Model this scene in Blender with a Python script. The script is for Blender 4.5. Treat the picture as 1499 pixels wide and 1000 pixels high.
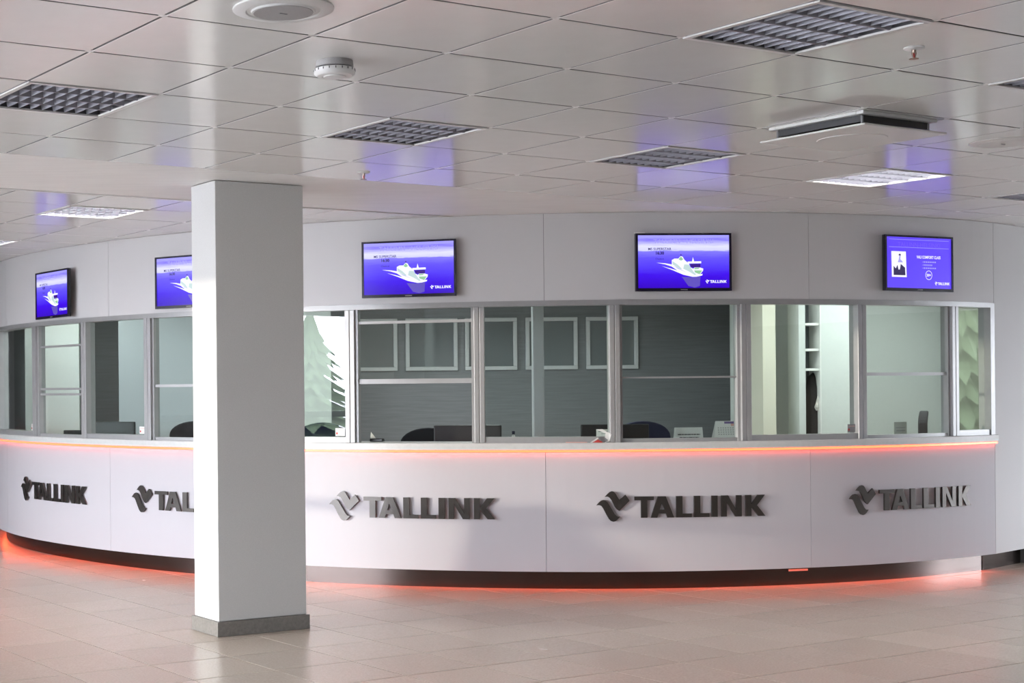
import bpy, math, random
from math import sin, cos, radians as rad, pi
from mathutils import Vector, Matrix

for o in list(bpy.data.objects):
    bpy.data.objects.remove(o)
S = bpy.context.scene
COL = S.collection
random.seed(7)

# ------------------------------------------------------------------ camera
F_PX, PX, PY, ROLL = 2199.8, 346.95, 570.17, 0.009
cam_d = bpy.data.cameras.new('camera')
cam = bpy.data.objects.new('camera', cam_d)
COL.objects.link(cam)
S.camera = cam
cam_d.sensor_width = 36.0
cam_d.lens = F_PX / 1499 * 36.0
cam_d.shift_x = (749.5 - PX) / 1499
cam_d.shift_y = (PY - 500) / 1499
cam_d.clip_end = 500
CAM_Z = 1.485
cam.matrix_world = (Matrix.Translation((0, 0, CAM_Z)) @ Matrix.Rotation(ROLL, 4, 'Y')
                    @ Matrix.Rotation(pi / 2, 4, 'X'))

# ------------------------------------------------------------------ light
S.view_settings.view_transform = 'Standard'
S.view_settings.look = 'None'
S.view_settings.gamma = 1
S.view_settings.use_curve_mapping = False
S.view_settings.exposure = 0.30
world = bpy.data.worlds.new('sky')
S.world = world
world.use_nodes = True
bg = world.node_tree.nodes['Background']
bg.inputs[0].default_value = (0.87, 0.91, 1.0, 1)
bg.inputs[1].default_value = 26.0
SUN_TO = Vector((-0.95, -0.31, 0.053)).normalized()      # direction towards the low sun
sun_d = bpy.data.lights.new('sun', 'SUN')
sun_d.energy = 1.9
sun_d.color = (1.0, 0.90, 0.74)
sun_d.angle = rad(0.6)
sun = bpy.data.objects.new('sun', sun_d)
COL.objects.link(sun)
sun.rotation_euler = SUN_TO.to_track_quat('Z', 'Y').to_euler()


def area(name, loc, size, energy, color, rot=(0, 0, 0), portal=False):
    d = bpy.data.lights.new(name, 'AREA')
    d.shape = 'RECTANGLE'
    d.size, d.size_y = size
    d.energy = energy
    d.color = color
    o = bpy.data.objects.new(name, d)
    COL.objects.link(o)
    o.location = loc
    o.rotation_euler = rot
    if portal:
        d.cycles.is_portal = True
    return o


# portals in the glazed openings of the hall (they only guide the sky's own light)
area('sky_portal', (-8.45, 1.8, 1.52), (2.15, 15.2), 1, (1, 1, 1), (0, rad(-90), 0), True)
area('sky_portal', (13.0, 11.5, 1.44), (2.0, 3.2), 1, (1, 1, 1), (0, rad(90), 0), True)
# ceiling lamps of the ticket office
for lx, ly, e in ((-1.6, 14.6, 20), (0.4, 13.9, 26), (2.4, 13.4, 40), (4.4, 13.2, 16), (5.6, 12.6, 12), (6.0, 13.2, 26)):
    area('office_lamp', (lx, ly, 2.70), (1.0, 0.5), e, (0.93, 1.0, 0.97))


# ------------------------------------------------------------------ materials
def nt(name):
    m = bpy.data.materials.new(name)
    m.use_nodes = True
    return m, m.node_tree.nodes, m.node_tree.links, m.node_tree.nodes['Principled BSDF']


def mat(name, col, rough=0.5, metal=0.0, noise=0.0, nscale=40.0, bump=0.0, bscale=200.0, spec=0.5, aniso=None):
    m, N, L, P = nt(name)
    P.inputs['Base Color'].default_value = (*col, 1)
    P.inputs['Roughness'].default_value = rough
    P.inputs['Metallic'].default_value = metal
    P.inputs['Specular IOR Level'].default_value = spec
    tc = N.new('ShaderNodeTexCoord')
    if noise:
        n = N.new('ShaderNodeTexNoise')
        n.inputs['Scale'].default_value = nscale
        n.inputs['Detail'].default_value = 4
        src = tc.outputs['Object']
        if aniso:
            mp = N.new('ShaderNodeMapping')
            mp.inputs['Scale'].default_value = aniso
            L.new(src, mp.inputs[0])
            src = mp.outputs[0]
        L.new(src, n.inputs['Vector'])
        r = N.new('ShaderNodeMapRange')
        r.inputs[1].default_value, r.inputs[2].default_value = 0.3, 0.7
        r.inputs[3].default_value, r.inputs[4].default_value = 1 - noise, 1 + noise
        L.new(n.outputs[0], r.inputs[0])
        mx = N.new('ShaderNodeVectorMath')
        mx.operation = 'SCALE'
        mx.inputs[0].default_value = col
        L.new(r.outputs[0], mx.inputs['Scale'])
        L.new(mx.outputs[0], P.inputs['Base Color'])
    if bump:
        n2 = N.new('ShaderNodeTexNoise')
        n2.inputs['Scale'].default_value = bscale
        L.new(tc.outputs['Object'], n2.inputs['Vector'])
        b = N.new('ShaderNodeBump')
        b.inputs['Strength'].default_value = bump
        b.inputs['Distance'].default_value = 0.002
        L.new(n2.outputs[0], b.inputs['Height'])
        L.new(b.outputs[0], P.inputs['Normal'])
    return m


def emit(name, col, s):
    m, N, L, P = nt(name)
    P.inputs['Base Color'].default_value = (0.01, 0.01, 0.01, 1)
    P.inputs['Roughness'].default_value = 0.3
    P.inputs['Emission Color'].default_value = (*col, 1)
    P.inputs['Emission Strength'].default_value = s
    return m


def glass(name, tint, refl=1.0):
    m, N, L, P = nt(name)
    N.remove(P)
    t = N.new('ShaderNodeBsdfTransparent')
    t.inputs[0].default_value = (*tint, 1)
    g = N.new('ShaderNodeBsdfGlossy')
    g.inputs['Roughness'].default_value = 0.0
    g.inputs['Color'].default_value = (refl, refl, refl, 1)
    ge = N.new('ShaderNodeNewGeometry')            # Schlick reflectance of a thin pane, same from both sides
    dt = N.new('ShaderNodeVectorMath'); dt.operation = 'DOT_PRODUCT'
    L.new(ge.outputs['Normal'], dt.inputs[0]); L.new(ge.outputs['Incoming'], dt.inputs[1])
    ab = N.new('ShaderNodeMath'); ab.operation = 'ABSOLUTE'
    L.new(dt.outputs['Value'], ab.inputs[0])
    iv = N.new('ShaderNodeMath'); iv.operation = 'SUBTRACT'; iv.inputs[0].default_value = 1.0
    L.new(ab.outputs[0], iv.inputs[1])
    pw = N.new('ShaderNodeMath'); pw.operation = 'POWER'; pw.inputs[1].default_value = 5.0
    L.new(iv.outputs[0], pw.inputs[0])
    f = N.new('ShaderNodeMath'); f.operation = 'MULTIPLY_ADD'; f.use_clamp = True
    f.inputs[1].default_value = 0.955; f.inputs[2].default_value = 0.045
    L.new(pw.outputs[0], f.inputs[0])
    mx = N.new('ShaderNodeMixShader')
    L.new(f.outputs[0], mx.inputs[0])
    L.new(t.outputs[0], mx.inputs[1])
    L.new(g.outputs[0], mx.inputs[2])
    L.new(mx.outputs[0], N['Material Output'].inputs[0])
    return m


M = {}
M['wall'] = mat('white_wall_paint', (0.60, 0.59, 0.59), 0.6, bump=0.15)
M['panel'] = mat('white_laminate', (0.53, 0.515, 0.54), 0.5, bump=0.05, bscale=30, spec=0.12)
M['pillar'] = mat('pillar_plaster', (0.59, 0.59, 0.575), 0.75, noise=0.04, nscale=150, bump=0.4, bscale=300)
M['skirt'] = mat('dark_stone_skirting', (0.19, 0.18, 0.165), 0.35, noise=0.15, nscale=60)
M['ceil'] = mat('ceiling_tile_enamel', (0.88, 0.865, 0.83), 0.16, noise=0.015, nscale=8, bump=0.03, bscale=25)
M['tile_edge'] = mat('ceiling_tile_raw_shaded_edge', (0.24, 0.235, 0.23), 0.8)  # raw edges, darkened so the gaps read as shadow lines
M['ceilplain'] = mat('ceiling_plain_board', (0.87, 0.86, 0.84), 0.5, noise=0.03, nscale=3, aniso=(1, 6, 1))
M['void'] = mat('ceiling_void_grey', (0.17, 0.17, 0.17), 0.8)
M['node'] = mat('grid_node_white', (0.74, 0.73, 0.71), 0.4)
M['alu'] = mat('window_aluminium', (0.37, 0.37, 0.37), 0.38, metal=0.25, noise=0.03, nscale=20)
M['ledge'] = mat('ledge_laminate', (0.60, 0.60, 0.585), 0.4, noise=0.03)
M['steel'] = mat('brushed_steel', (0.105, 0.085, 0.078), 0.22, metal=1.0, noise=0.1, nscale=8, aniso=(4, 4, 60))
M['sign'] = mat('sign_steel', (0.085, 0.078, 0.072), 0.34, metal=0.75, noise=0.06, nscale=10)
M['black'] = mat('black_plastic', (0.012, 0.012, 0.014), 0.35)
M['bezel'] = mat('bezel_black', (0.015, 0.012, 0.03), 0.25)
M['monitor'] = mat('monitor_back_black', (0.02, 0.02, 0.021), 0.45, noise=0.1)
M['fabric'] = mat('chair_fabric_black', (0.012, 0.012, 0.016), 0.9, noise=0.2, nscale=200)
M['navy'] = mat('chair_fabric_navy', (0.018, 0.020, 0.055), 0.9, noise=0.2, nscale=200)
M['white'] = mat('white_plastic', (0.78, 0.78, 0.76), 0.4)
M['grille'] = mat('speaker_grille', (0.40, 0.39, 0.385), 0.6, noise=0.25, nscale=900)
M['louvre'] = mat('louvre_aluminium', (0.30, 0.30, 0.34), 0.5, metal=0.3)
M['housing'] = mat('lamp_housing', (0.26, 0.26, 0.28), 0.5)
M['tube_off'] = mat('tube_glass_off', (0.5, 0.5, 0.54), 0.25)
M['tube_on'] = emit('tube_lit', (1.0, 0.98, 0.95), 75.0)
M['brass'] = mat('sprinkler_metal', (0.45, 0.36, 0.30), 0.35, metal=0.8)
M['greywall'] = mat('grey_wood_grain_wallpaper', (0.215, 0.225, 0.235), 0.6, noise=0.10, nscale=9, aniso=(0.35, 1, 7))
M['white_int'] = mat('office_white_paint', (0.60, 0.63, 0.61), 0.6, noise=0.02)
M['blue_int'] = mat('office_grey_blue_paint', (0.44, 0.475, 0.50), 0.6)
M['olive'] = mat('office_olive_blind', (0.22, 0.23, 0.18), 0.6)
M['cream'] = mat('office_cream_paint', (0.68, 0.66, 0.55), 0.6)
M['frame'] = mat('picture_frame_white', (0.66, 0.67, 0.68), 0.35)
M['frameglass'] = mat('picture_glass_grey', (0.20, 0.22, 0.225), 0.06, spec=0.8)
M['desk'] = mat('desk_laminate', (0.45, 0.44, 0.42), 0.4)
M['paper'] = mat('white_card', (0.78, 0.78, 0.76), 0.6)
M['pink'] = mat('pink_print', (0.75, 0.42, 0.36), 0.6)
M['red'] = mat('red_print', (0.55, 0.06, 0.05), 0.6)
M['ink'] = mat('black_ink', (0.03, 0.03, 0.035), 0.7)
M['greyink'] = mat('grey_ink', (0.30, 0.30, 0.31), 0.7)
M['violet'] = mat('violet_print', (0.20, 0.14, 0.32), 0.6)
M['shelf_in'] = mat('cabinet_inside_grey', (0.16, 0.18, 0.19), 0.6)
M['coat'] = mat('coat_fabric', (0.015, 0.013, 0.013), 0.9, noise=0.2)
M['bag'] = mat('pale_plastic_bag', (0.74, 0.71, 0.66), 0.35, noise=0.3, nscale=15)
M['seal'] = mat('dark_joint', (0.10, 0.10, 0.10), 0.7)
M['glass'] = glass('window_glass', (0.90, 0.935, 0.92), 1.0)
M['led_o'] = emit('led_orange', (1.0, 0.055, 0.02), 8.0)
M['led_r'] = emit('led_red', (1.0, 0.10, 0.03), 15.0)
M['rear'] = mat('rear_wall_brown', (0.15, 0.13, 0.12), 0.7)
M['ground'] = mat('outdoor_ground', (0.40, 0.40, 0.41), 0.9)
M['outb'] = mat('sun_block', (0.45, 0.43, 0.41), 0.8)
M['tree'] = mat('conifer_green', (0.05, 0.075, 0.035), 0.9, noise=0.4)
M['bark'] = mat('bark', (0.08, 0.06, 0.04), 0.9)
M['caster_dark'] = mat('shadow_caster_dark', (0.03, 0.028, 0.027), 0.5)
M['s_white'] = emit('screen_white', (0.82, 0.82, 1.0), 1.0)
M['s_pale'] = emit('screen_pale_green', (0.62, 0.80, 0.80), 0.75)
M['s_green'] = emit('screen_green', (0.36, 0.72, 0.40), 0.7)
M['s_navy'] = emit('screen_navy', (0.05, 0.01, 0.30), 0.7)
M['s_lav'] = emit('screen_lavender', (0.42, 0.40, 0.95), 0.75)
M['s_flat'] = emit('screen_violet', (0.085, 0.035, 0.78), 1.0)
M['s_ink'] = emit('screen_ink', (0.02, 0.005, 0.10), 0.6)
M['s_refl'] = emit('screen_reflection', (0.14, 0.10, 0.62), 0.7)


def screen_material():
    m, N, L, P = nt('screen_sea_and_sky')
    P.inputs['Base Color'].default_value = (0.005, 0.005, 0.01, 1)
    P.inputs['Roughness'].default_value = 0.2
    tc = N.new('ShaderNodeTexCoord')
    sp = N.new('ShaderNodeSeparateXYZ')
    L.new(tc.outputs['Generated'], sp.inputs[0])
    ns = N.new('ShaderNodeTexNoise')
    mp = N.new('ShaderNodeMapping')
    mp.inputs['Scale'].default_value = (2.2, 1, 14)
    L.new(tc.outputs['Generated'], mp.inputs[0])
    L.new(mp.outputs[0], ns.inputs['Vector'])
    ns.inputs['Scale'].default_value = 2.0
    ns.inputs['Detail'].default_value = 5
    a = N.new('ShaderNodeMath'); a.operation = 'MULTIPLY_ADD'
    L.new(ns.outputs[0], a.inputs[0])
    a.inputs[1].default_value = 0.10
    L.new(sp.outputs['Z'], a.inputs[2])
    r = N.new('ShaderNodeValToRGB')
    e = r.color_ramp.elements
    e[0].position = 0.03; e[0].color = (0.030, 0.000, 0.46, 1)
    e[1].position = 1.0; e[1].color = (0.32, 0.30, 0.95, 1)
    for pos, c in ((0.30, (0.045, 0.003, 0.72, 1)), (0.62, (0.11, 0.075, 0.88, 1)), (0.745, (0.20, 0.17, 0.92, 1)),
                   (0.765, (0.58, 0.58, 1.0, 1)), (0.84, (0.66, 0.66, 1.0, 1)), (0.91, (0.40, 0.38, 0.95, 1)),
                   (0.97, (0.20, 0.16, 0.85, 1))):
        q = e.new(pos); q.color = c
    L.new(a.outputs[0], r.inputs[0])
    L.new(r.outputs[0], P.inputs['Emission Color'])
    P.inputs['Emission Strength'].default_value = 1.0
    return m


M['screen'] = screen_material()

GA = rad(30.03)                        # both tile grids stand at 30 degrees to the view
FS, FOX, FOY = 0.48887, 0.54625, 9.26798


def floor_material():
    m, N, L, P = nt('floor_slab_grout')
    tc = N.new('ShaderNodeTexCoord')
    mp = N.new('ShaderNodeMapping')
    mp.vector_type = 'POINT'
    L.new(tc.outputs['Object'], mp.inputs[0])
    # rotate to grid and scale to tiles
    mp.inputs['Rotation'].default_value = (0, 0, -GA)
    off = Matrix.Rotation(-GA, 2) @ Vector((FOX, FOY))
    mp.inputs['Scale'].default_value = (1, 1, 1)
    mp.inputs['Location'].default_value = (-off.x, -off.y, 0)
    sc = N.new('ShaderNodeVectorMath'); sc.operation = 'SCALE'
    sc.inputs['Scale'].default_value = 1 / FS
    L.new(mp.outputs[0], sc.inputs[0])
    fr = N.new('ShaderNodeVectorMath'); fr.operation = 'FRACTION'
    L.new(sc.outputs[0], fr.inputs[0])
    sp = N.new('ShaderNodeSeparateXYZ')
    L.new(fr.outputs[0], sp.inputs[0])
    ms = []
    for ax in 'XY':
        c = N.new('ShaderNodeMath'); c.operation = 'COMPARE'
        c.inputs[1].default_value = 0.5
        c.inputs[2].default_value = 0.4938
        L.new(sp.outputs[ax], c.inputs[0])
        ms.append(c)
    mu = N.new('ShaderNodeMath'); mu.operation = 'MULTIPLY'
    L.new(ms[0].outputs[0], mu.inputs[0]); L.new(ms[1].outputs[0], mu.inputs[1])
    mx = N.new('ShaderNodeMix'); mx.data_type = 'RGBA'
    mx.inputs[6].default_value = (0.06, 0.055, 0.05, 1)
    mx.inputs[7].default_value = (0.40, 0.365, 0.335, 1)
    L.new(mu.outputs[0], mx.inputs[0])
    L.new(mx.outputs[2], P.inputs['Base Color'])
    P.inputs['Roughness'].default_value = 0.3
    return m


M['slab'] = floor_material()


def floor_tile_material():
    m, N, L, P = nt('porcelain_floor_tile')
    oi = N.new('ShaderNodeObjectInfo')
    tc = N.new('ShaderNodeTexCoord')
    n = N.new('ShaderNodeTexNoise'); n.inputs['Scale'].default_value = 90; n.inputs['Detail'].default_value = 6
    L.new(tc.outputs['Object'], n.inputs['Vector'])
    n2 = N.new('ShaderNodeTexNoise'); n2.inputs['Scale'].default_value = 3; n2.inputs['Detail'].default_value = 3
    w4 = N.new('ShaderNodeMath'); w4.operation = 'MULTIPLY'; w4.inputs[1].default_value = 60
    L.new(oi.outputs['Random'], w4.inputs[0])
    for q in (n, n2):
        q.noise_dimensions = '4D'
        L.new(w4.outputs[0], q.inputs['W'])
    L.new(tc.outputs['Object'], n2.inputs['Vector'])
    r = N.new('ShaderNodeMapRange'); r.inputs[3].default_value = 0.95; r.inputs[4].default_value = 1.05
    L.new(oi.outputs['Random'], r.inputs[0])
    r2 = N.new('ShaderNodeMapRange'); r2.inputs[1].default_value = 0.3; r2.inputs[2].default_value = 0.7
    r2.inputs[3].default_value = 0.90; r2.inputs[4].default_value = 1.10
    L.new(n.outputs[0], r2.inputs[0])
    mu = N.new('ShaderNodeMath'); mu.operation = 'MULTIPLY'
    L.new(r.outputs[0], mu.inputs[0]); L.new(r2.outputs[0], mu.inputs[1])
    s = N.new('ShaderNodeVectorMath'); s.operation = 'SCALE'
    s.inputs[0].default_value = (0.54, 0.46, 0.385)
    L.new(mu.outputs[0], s.inputs['Scale'])
    L.new(s.outputs[0], P.inputs['Base Color'])
    r3 = N.new('ShaderNodeMapRange'); r3.inputs[3].default_value = 0.23; r3.inputs[4].default_value = 0.29
    L.new(n2.outputs[0], r3.inputs[0])
    L.new(r3.outputs[0], P.inputs['Roughness'])
    return m


M['tile'] = floor_tile_material()

# ------------------------------------------------------------------ mesh helpers
CX, CY, R0 = 2.9204, 16.3029, 5.41


def rr(t):                              # plan radius of the curved front, a touch wider at its left end
    s = min(1, max(0, (-t - 50) / 25))
    return R0 + 0.07 * s * s * (3 - 2 * s)


def cyl(t, dr, z):
    r = rr(t) + dr
    return Vector((CX + r * sin(rad(t)), CY - r * cos(rad(t)), z))


class MB:
    def __init__(s):
        s.v, s.f = [], []

    def add(s, vs, fs):
        b = len(s.v)
        s.v += [Vector(v) for v in vs]
        s.f += [[b + i for i in f] for f in fs]
        return s

    def box(s, c, d, rz=0.0, rx=0.0, ry=0.0):
        m = Matrix.Translation(c) @ Matrix.Rotation(rz, 4, 'Z') @ Matrix.Rotation(rx, 4, 'X') @ Matrix.Rotation(ry, 4, 'Y')
        vs = [m @ Vector((x * d[0] / 2, y * d[1] / 2, z * d[2] / 2)) for x in (-1, 1) for y in (-1, 1) for z in (-1, 1)]
        return s.add(vs, [(0, 1, 3, 2), (4, 6, 7, 5), (0, 4, 5, 1), (2, 3, 7, 6), (0, 2, 6, 4), (1, 5, 7, 3)])

    def arc(s, t0, t1, a, b, z0, z1, step=1.5):
        n = max(1, int(math.ceil((t1 - t0) / step)))
        vs = []
        for k in range(n + 1):
            t = t0 + (t1 - t0) * k / n
            vs += [cyl(t, a, z0), cyl(t, b, z0), cyl(t, b, z1), cyl(t, a, z1)]
        fs = [(0, 1, 2, 3), tuple(4 * n + i for i in (3, 2, 1, 0))]
        for k in range(n):
            q = 4 * k
            for i in range(4):
                j = (i + 1) % 4
                fs.append((q + j, q + i, q + 4 + i, q + 4 + j))
        return s.add(vs, fs)

    def lathe(s, c, prof, n=32):
        vs, fs = [], []
        for r, z in prof:
            for k in range(n):
                a = 2 * pi * k / n
                vs.append(Vector(c) + Vector((r * cos(a), r * sin(a), z)))
        for p in range(len(prof) - 1):
            for k in range(n):
                q = (k + 1) % n
                fs.append((p * n + k, p * n + q, (p + 1) * n + q, (p + 1) * n + k))
        fs.append(tuple(range(n))[::-1])
        fs.append(tuple((len(prof) - 1) * n + k for k in range(n)))
        return s.add(vs, fs)

    def tube(s, p0, p1, r, n=10):
        p0, p1 = Vector(p0), Vector(p1)
        q = (p1 - p0).to_track_quat('Z', 'Y')
        vs = [p + q @ Vector((r * cos(2 * pi * k / n), r * sin(2 * pi * k / n), 0)) for p in (p0, p1) for k in range(n)]
        fs = [(k, (k + 1) % n, n + (k + 1) % n, n + k) for k in range(n)]
        fs += [tuple(range(n))[::-1], tuple(range(n, 2 * n))]
        return s.add(vs, fs)

    def prism(s, poly, fn, d0, d1):
        """poly in 2D, counter-clockwise or not; fn(u, v, depth) -> point"""
        n = len(poly)
        ar = sum(poly[i][0] * poly[(i + 1) % n][1] - poly[(i + 1) % n][0] * poly[i][1] for i in range(n))
        if ar < 0:
            poly = poly[::-1]
        vs = [fn(u, v, d0) for u, v in poly] + [fn(u, v, d1) for u, v in poly]
        fs = [tuple(range(n))[::-1], tuple(range(n, 2 * n))]
        fs += [(i, (i + 1) % n, n + (i + 1) % n, n + i) for i in range(n)]
        return s.add(vs, fs)

    def build(s, name, m, parent=None, world=False, smooth=False, bevel=0.0):
        vs = s.v
        if parent is not None and world:
            inv = wm(parent).inverted()
            vs = [inv @ v for v in vs]
        me = bpy.data.meshes.new(name)
        me.from_pydata([tuple(v) for v in vs], [], s.f)
        me.materials.append(M[m])
        if smooth:
            for p in me.polygons:
                p.use_smooth = True
            try:
                me.set_sharp_from_angle(angle=rad(40))
            except Exception:
                pass
        me.update()
        o = bpy.data.objects.new(name, me)
        COL.objects.link(o)
        if parent is not None:
            o.parent = parent
        if bevel:
            b = o.modifiers.new('bevel', 'BEVEL')
            b.width = bevel
            b.segments = 2
            b.limit_method = 'ANGLE'
        return o


def wm(o):
    m = Matrix.LocRotScale(o.location, o.rotation_euler, o.scale)
    return wm(o.parent) @ m if o.parent else m


def tag(o, label=None, cat=None, group=None, kind=None):
    for k, v in (('label', label), ('category', cat), ('group', group), ('kind', kind)):
        if v:
            o[k] = v
    return o


def thing(name, label, cat, loc=(0, 0, 0), rz=0.0, group=None, kind=None):
    o = bpy.data.objects.new(name, None)
    o.empty_display_size = 0.1
    COL.objects.link(o)
    o.location = loc
    o.rotation_euler = (0, 0, rz)
    return tag(o, label, cat, group, kind)


def copy_tree(o, parent=None):
    c = o.copy()
    COL.objects.link(c)
    c.parent = parent
    for ch in list(o.children):
        copy_tree(ch, c)
    return c


def struct(name, loc=(0, 0, 0), rz=0.0):
    return thing(name, None, None, loc, rz, kind='structure')


# ------------------------------------------------------------------ floor
HALL = (-8.6, 13.2, -7.0, 24.0)
flo = tag(MB().box(((HALL[0] + HALL[1]) / 2, (HALL[2] + HALL[3]) / 2, -0.106), (HALL[1] - HALL[0], HALL[3] - HALL[2], 0.2))
          .build('floor', 'slab'), kind='structure')
ga, gb = Vector((cos(GA), sin(GA))), Vector((sin(GA), -cos(GA)))
tm = MB()
h = FS / 2 - 0.0030
tm.add([(-h, -h, -0.006), (h, -h, -0.006), (h, h, -0.006), (-h, h, -0.006),
        (-h, -h, -0.001), (h, -h, -0.001), (h, h, -0.001), (-h, h, -0.001),
        (-h + .0015, -h + .0015, 0), (h - .0015, -h + .0015, 0), (h - .0015, h - .0015, 0), (-h + .0015, h - .0015, 0)],
       [(0, 1, 5, 4), (1, 2, 6, 5), (2, 3, 7, 6), (3, 0, 4, 7), (4, 5, 9, 8), (5, 6, 10, 9), (6, 7, 11, 10), (7, 4, 8, 11), (8, 9, 10, 11)])
t0 = None
cnt = 0
for i in range(-16, 20):
    for j in range(-12, 14):
        p = Vector((FOX, FOY)) + ga * (i + .5) * FS + gb * (j + .5) * FS
        if not (6.9 < p.y < 13.8):
            continue
        u = PX + F_PX * p.x / p.y
        if u < -130 or u > 1640:
            continue
        if math.hypot(p.x - CX, p.y - CY) < 5.30 - 0.36:
            continue
        if p.x > 6 and p.y > 12.6:
            continue
        if t0 is None:
            t0 = tm.build('floor_tile', 'tile', flo)
            o = t0
        else:
            o = t0.copy()
            COL.objects.link(o)
        o.location = (p.x, p.y, 0)
        o.rotation_euler = (random.uniform(-.0003, .0003), random.uniform(-.0003, .0003), GA)
        cnt += 1
print('floor tiles', cnt)

# ------------------------------------------------------------------ ceiling
CZ = 2.746
cei = tag(MB().box(((HALL[0] + HALL[1]) / 2, (HALL[2] + HALL[3]) / 2, CZ + 0.23), (HALL[1] - HALL[0], HALL[3] - HALL[2], 0.2))
          .build('ceiling', 'void'), kind='structure')
CT, COX, COY = 0.6, -0.2365, 5.0671
cj, ci = Vector((cos(GA), sin(GA))), Vector((-sin(GA), cos(GA)))


def cg(j, i, z=CZ):
    p = Vector((COX, COY)) + cj * j * CT + ci * i * CT
    return Vector((p.x, p.y, z))


LAMPS = {(0, 2): 0, (3, 2): 0, (6, 2): 0, (9, 2): 1, (12, 2): 0, (0, -2): 0, (3, -2): 0, (6, -2): 0, (9, -2): 0}
LAMPS_FAR = {(3, 8.15): 1, (0, 8.15): 0, (3, 12.15): 1}
h = CT / 2 - 0.0062
tm = MB().add([(-h, -h, 0.016), (h, -h, 0.016), (h, h, 0.016), (-h, h, 0.016),
               (-h, -h, 0.001), (h, -h, 0.001), (h, h, 0.001), (-h, h, 0.001),
               (-h + .001, -h + .001, 0), (h - .001, -h + .001, 0), (h - .001, h - .001, 0), (-h + .001, h - .001, 0)],
              [(0, 4, 5, 1), (1, 5, 6, 2), (2, 6, 7, 3), (3, 7, 4, 0), (4, 8, 9, 5), (5, 9, 10, 6), (6, 10, 11, 7), (7, 11, 8, 4), (8, 11, 10, 9)])
t0 = None
cnt = 0
nodes = MB()


def put_tile(j, i):
    global t0, cnt
    p = cg(j + .5, i + .5)
    if math.hypot(p.x - CX, p.y - CY) < 4.9 or p.y > 21 or p.x > 12.8 or p.x < -8:
        return False
    if t0 is None:
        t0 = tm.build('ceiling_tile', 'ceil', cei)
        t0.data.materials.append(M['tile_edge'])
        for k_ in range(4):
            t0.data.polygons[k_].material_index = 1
        o = t0
    else:
        o = t0.copy()
        COL.objects.link(o)
    o.location = p
    o.rotation_euler = (random.uniform(-.0012, .0012), random.uniform(-.0012, .0012), GA)
    cnt += 1
    return True


for i in range(-6, 5):
    for j in range(-5, 16):
        if (j, i) in LAMPS:
            continue
        if put_tile(j, i):
            q = cg(j, i)
            nodes.box((q.x, q.y, CZ + 0.005), (0.034, 0.034, 0.008), GA)
for k in range(11):
    for j in range(-6, 11):
        i = 7.15 + k
        if (j, i) in LAMPS_FAR:
            continue
        if put_tile(j, i):
            q = cg(j, i)
            nodes.box((q.x, q.y, CZ + 0.005), (0.034, 0.034, 0.008), GA)
print('ceiling tiles', cnt)
tag(nodes.build('grid_node', 'node', cei), kind='stuff')
pl = MB()
c = cg(4.5, 6.06)
pl.box((c.x, c.y, CZ + 0.010), (21 * CT, 2.13 * CT, 0.02), GA)
pl.build('plain_strip', 'ceilplain', cei)
tr = MB()
c = cg(4.5, 7.135)
tr.box((c.x, c.y, CZ - 0.001), (21 * CT, 0.02, 0.016), GA)
tr.build('edge_trim', 'node', cei)

# ------------------------------------------------------------------ curved front: wall panels above the windows
SEAMS = [-88.0, -69.5, -47.6, -27.7, -7.22, 13.8, 34.2]
wf = struct('wall_front')
for a, b in zip(SEAMS[:-1], SEAMS[1:]):
    MB().arc(a + .016, b - .016, -0.10, 0.0, 2.112, CZ - 0.002).build('panel', 'wall', wf)
MB().arc(SEAMS[0], SEAMS[-1], -0.11, -0.004, 2.112, CZ - 0.002).build('backing', 'seal', wf)

# straight white wall at the right-hand end
wr = struct('wall_right')
e0 = cyl(34.2, 0, 0)
dv = Vector((0.76, 0.65, 0)).normalized()
nv = Vector((dv.y, -dv.x, 0))
L = 0.70
wa = math.atan2(dv.y, dv.x)
c = e0 + dv * (L / 2 + 0.004) - nv * 0.05
MB().box((c.x, c.y, (CZ + .135) / 2), (L, 0.10, CZ - .135 - .004), wa).build('panel', 'wall', wr)
MB().box((c.x + nv.x * -0.06, c.y + nv.y * -0.06, 0.07), (L, 0.02, 0.14), wa).build('kick_plate', 'steel', wr)
c2 = e0 + dv * (L + 0.06) - nv * 0.06
MB().box((c2.x, c2.y, CZ / 2), (0.08, 0.16, CZ - .004), wa).build('end_post', 'seal', wr)
c3 = e0 + dv * (L + 2.6) - nv * 0.12
MB().box((c3.x, c3.y, CZ / 2), (5.0, 0.10, CZ - .004), wa).build('far_panel', 'wall', wr)

# ------------------------------------------------------------------ counter
ctr_o = cyl(-7, 0, 0)
ctr = thing('ticket_counter', 'long curved white ticket counter with steel kick plate and red glowing edge', 'counter',
            (ctr_o.x, ctr_o.y, 0))
for a, b in zip(SEAMS[:-1], SEAMS[1:]):
    MB().arc(a + .014, b - .014, -0.03, 0.0, 0.137, 1.006).build('front_panel', 'panel', ctr, True)
MB().arc(SEAMS[0], SEAMS[-1], -0.05, -0.031, 0.137, 1.006).build('carcass', 'seal', ctr, True)
MB().arc(SEAMS[0], SEAMS[-1], -0.34, 0.036, 1.024, 1.076).build('ledge', 'ledge', ctr, True, bevel=0.004)
MB().arc(SEAMS[0], SEAMS[-1], -0.125, -0.108, 0.0, 0.160).build('kick_plate', 'steel', ctr, True, smooth=True)
tag(MB().arc(SEAMS[0], SEAMS[-1], 0.004, 0.022, 1.008, 1.024).build('light_strip', 'led_o', ctr, True),
    'glowing orange light strip under the ledge')
tag(MB().arc(SEAMS[0], SEAMS[-1], -0.100, -0.070, 0.146, 0.152).build('light_strip', 'led_r', ctr, True),
    'hidden red light strip above the kick plate')
vt = MB()
v0 = cyl(13.4, -0.1065, 0.110)
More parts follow.
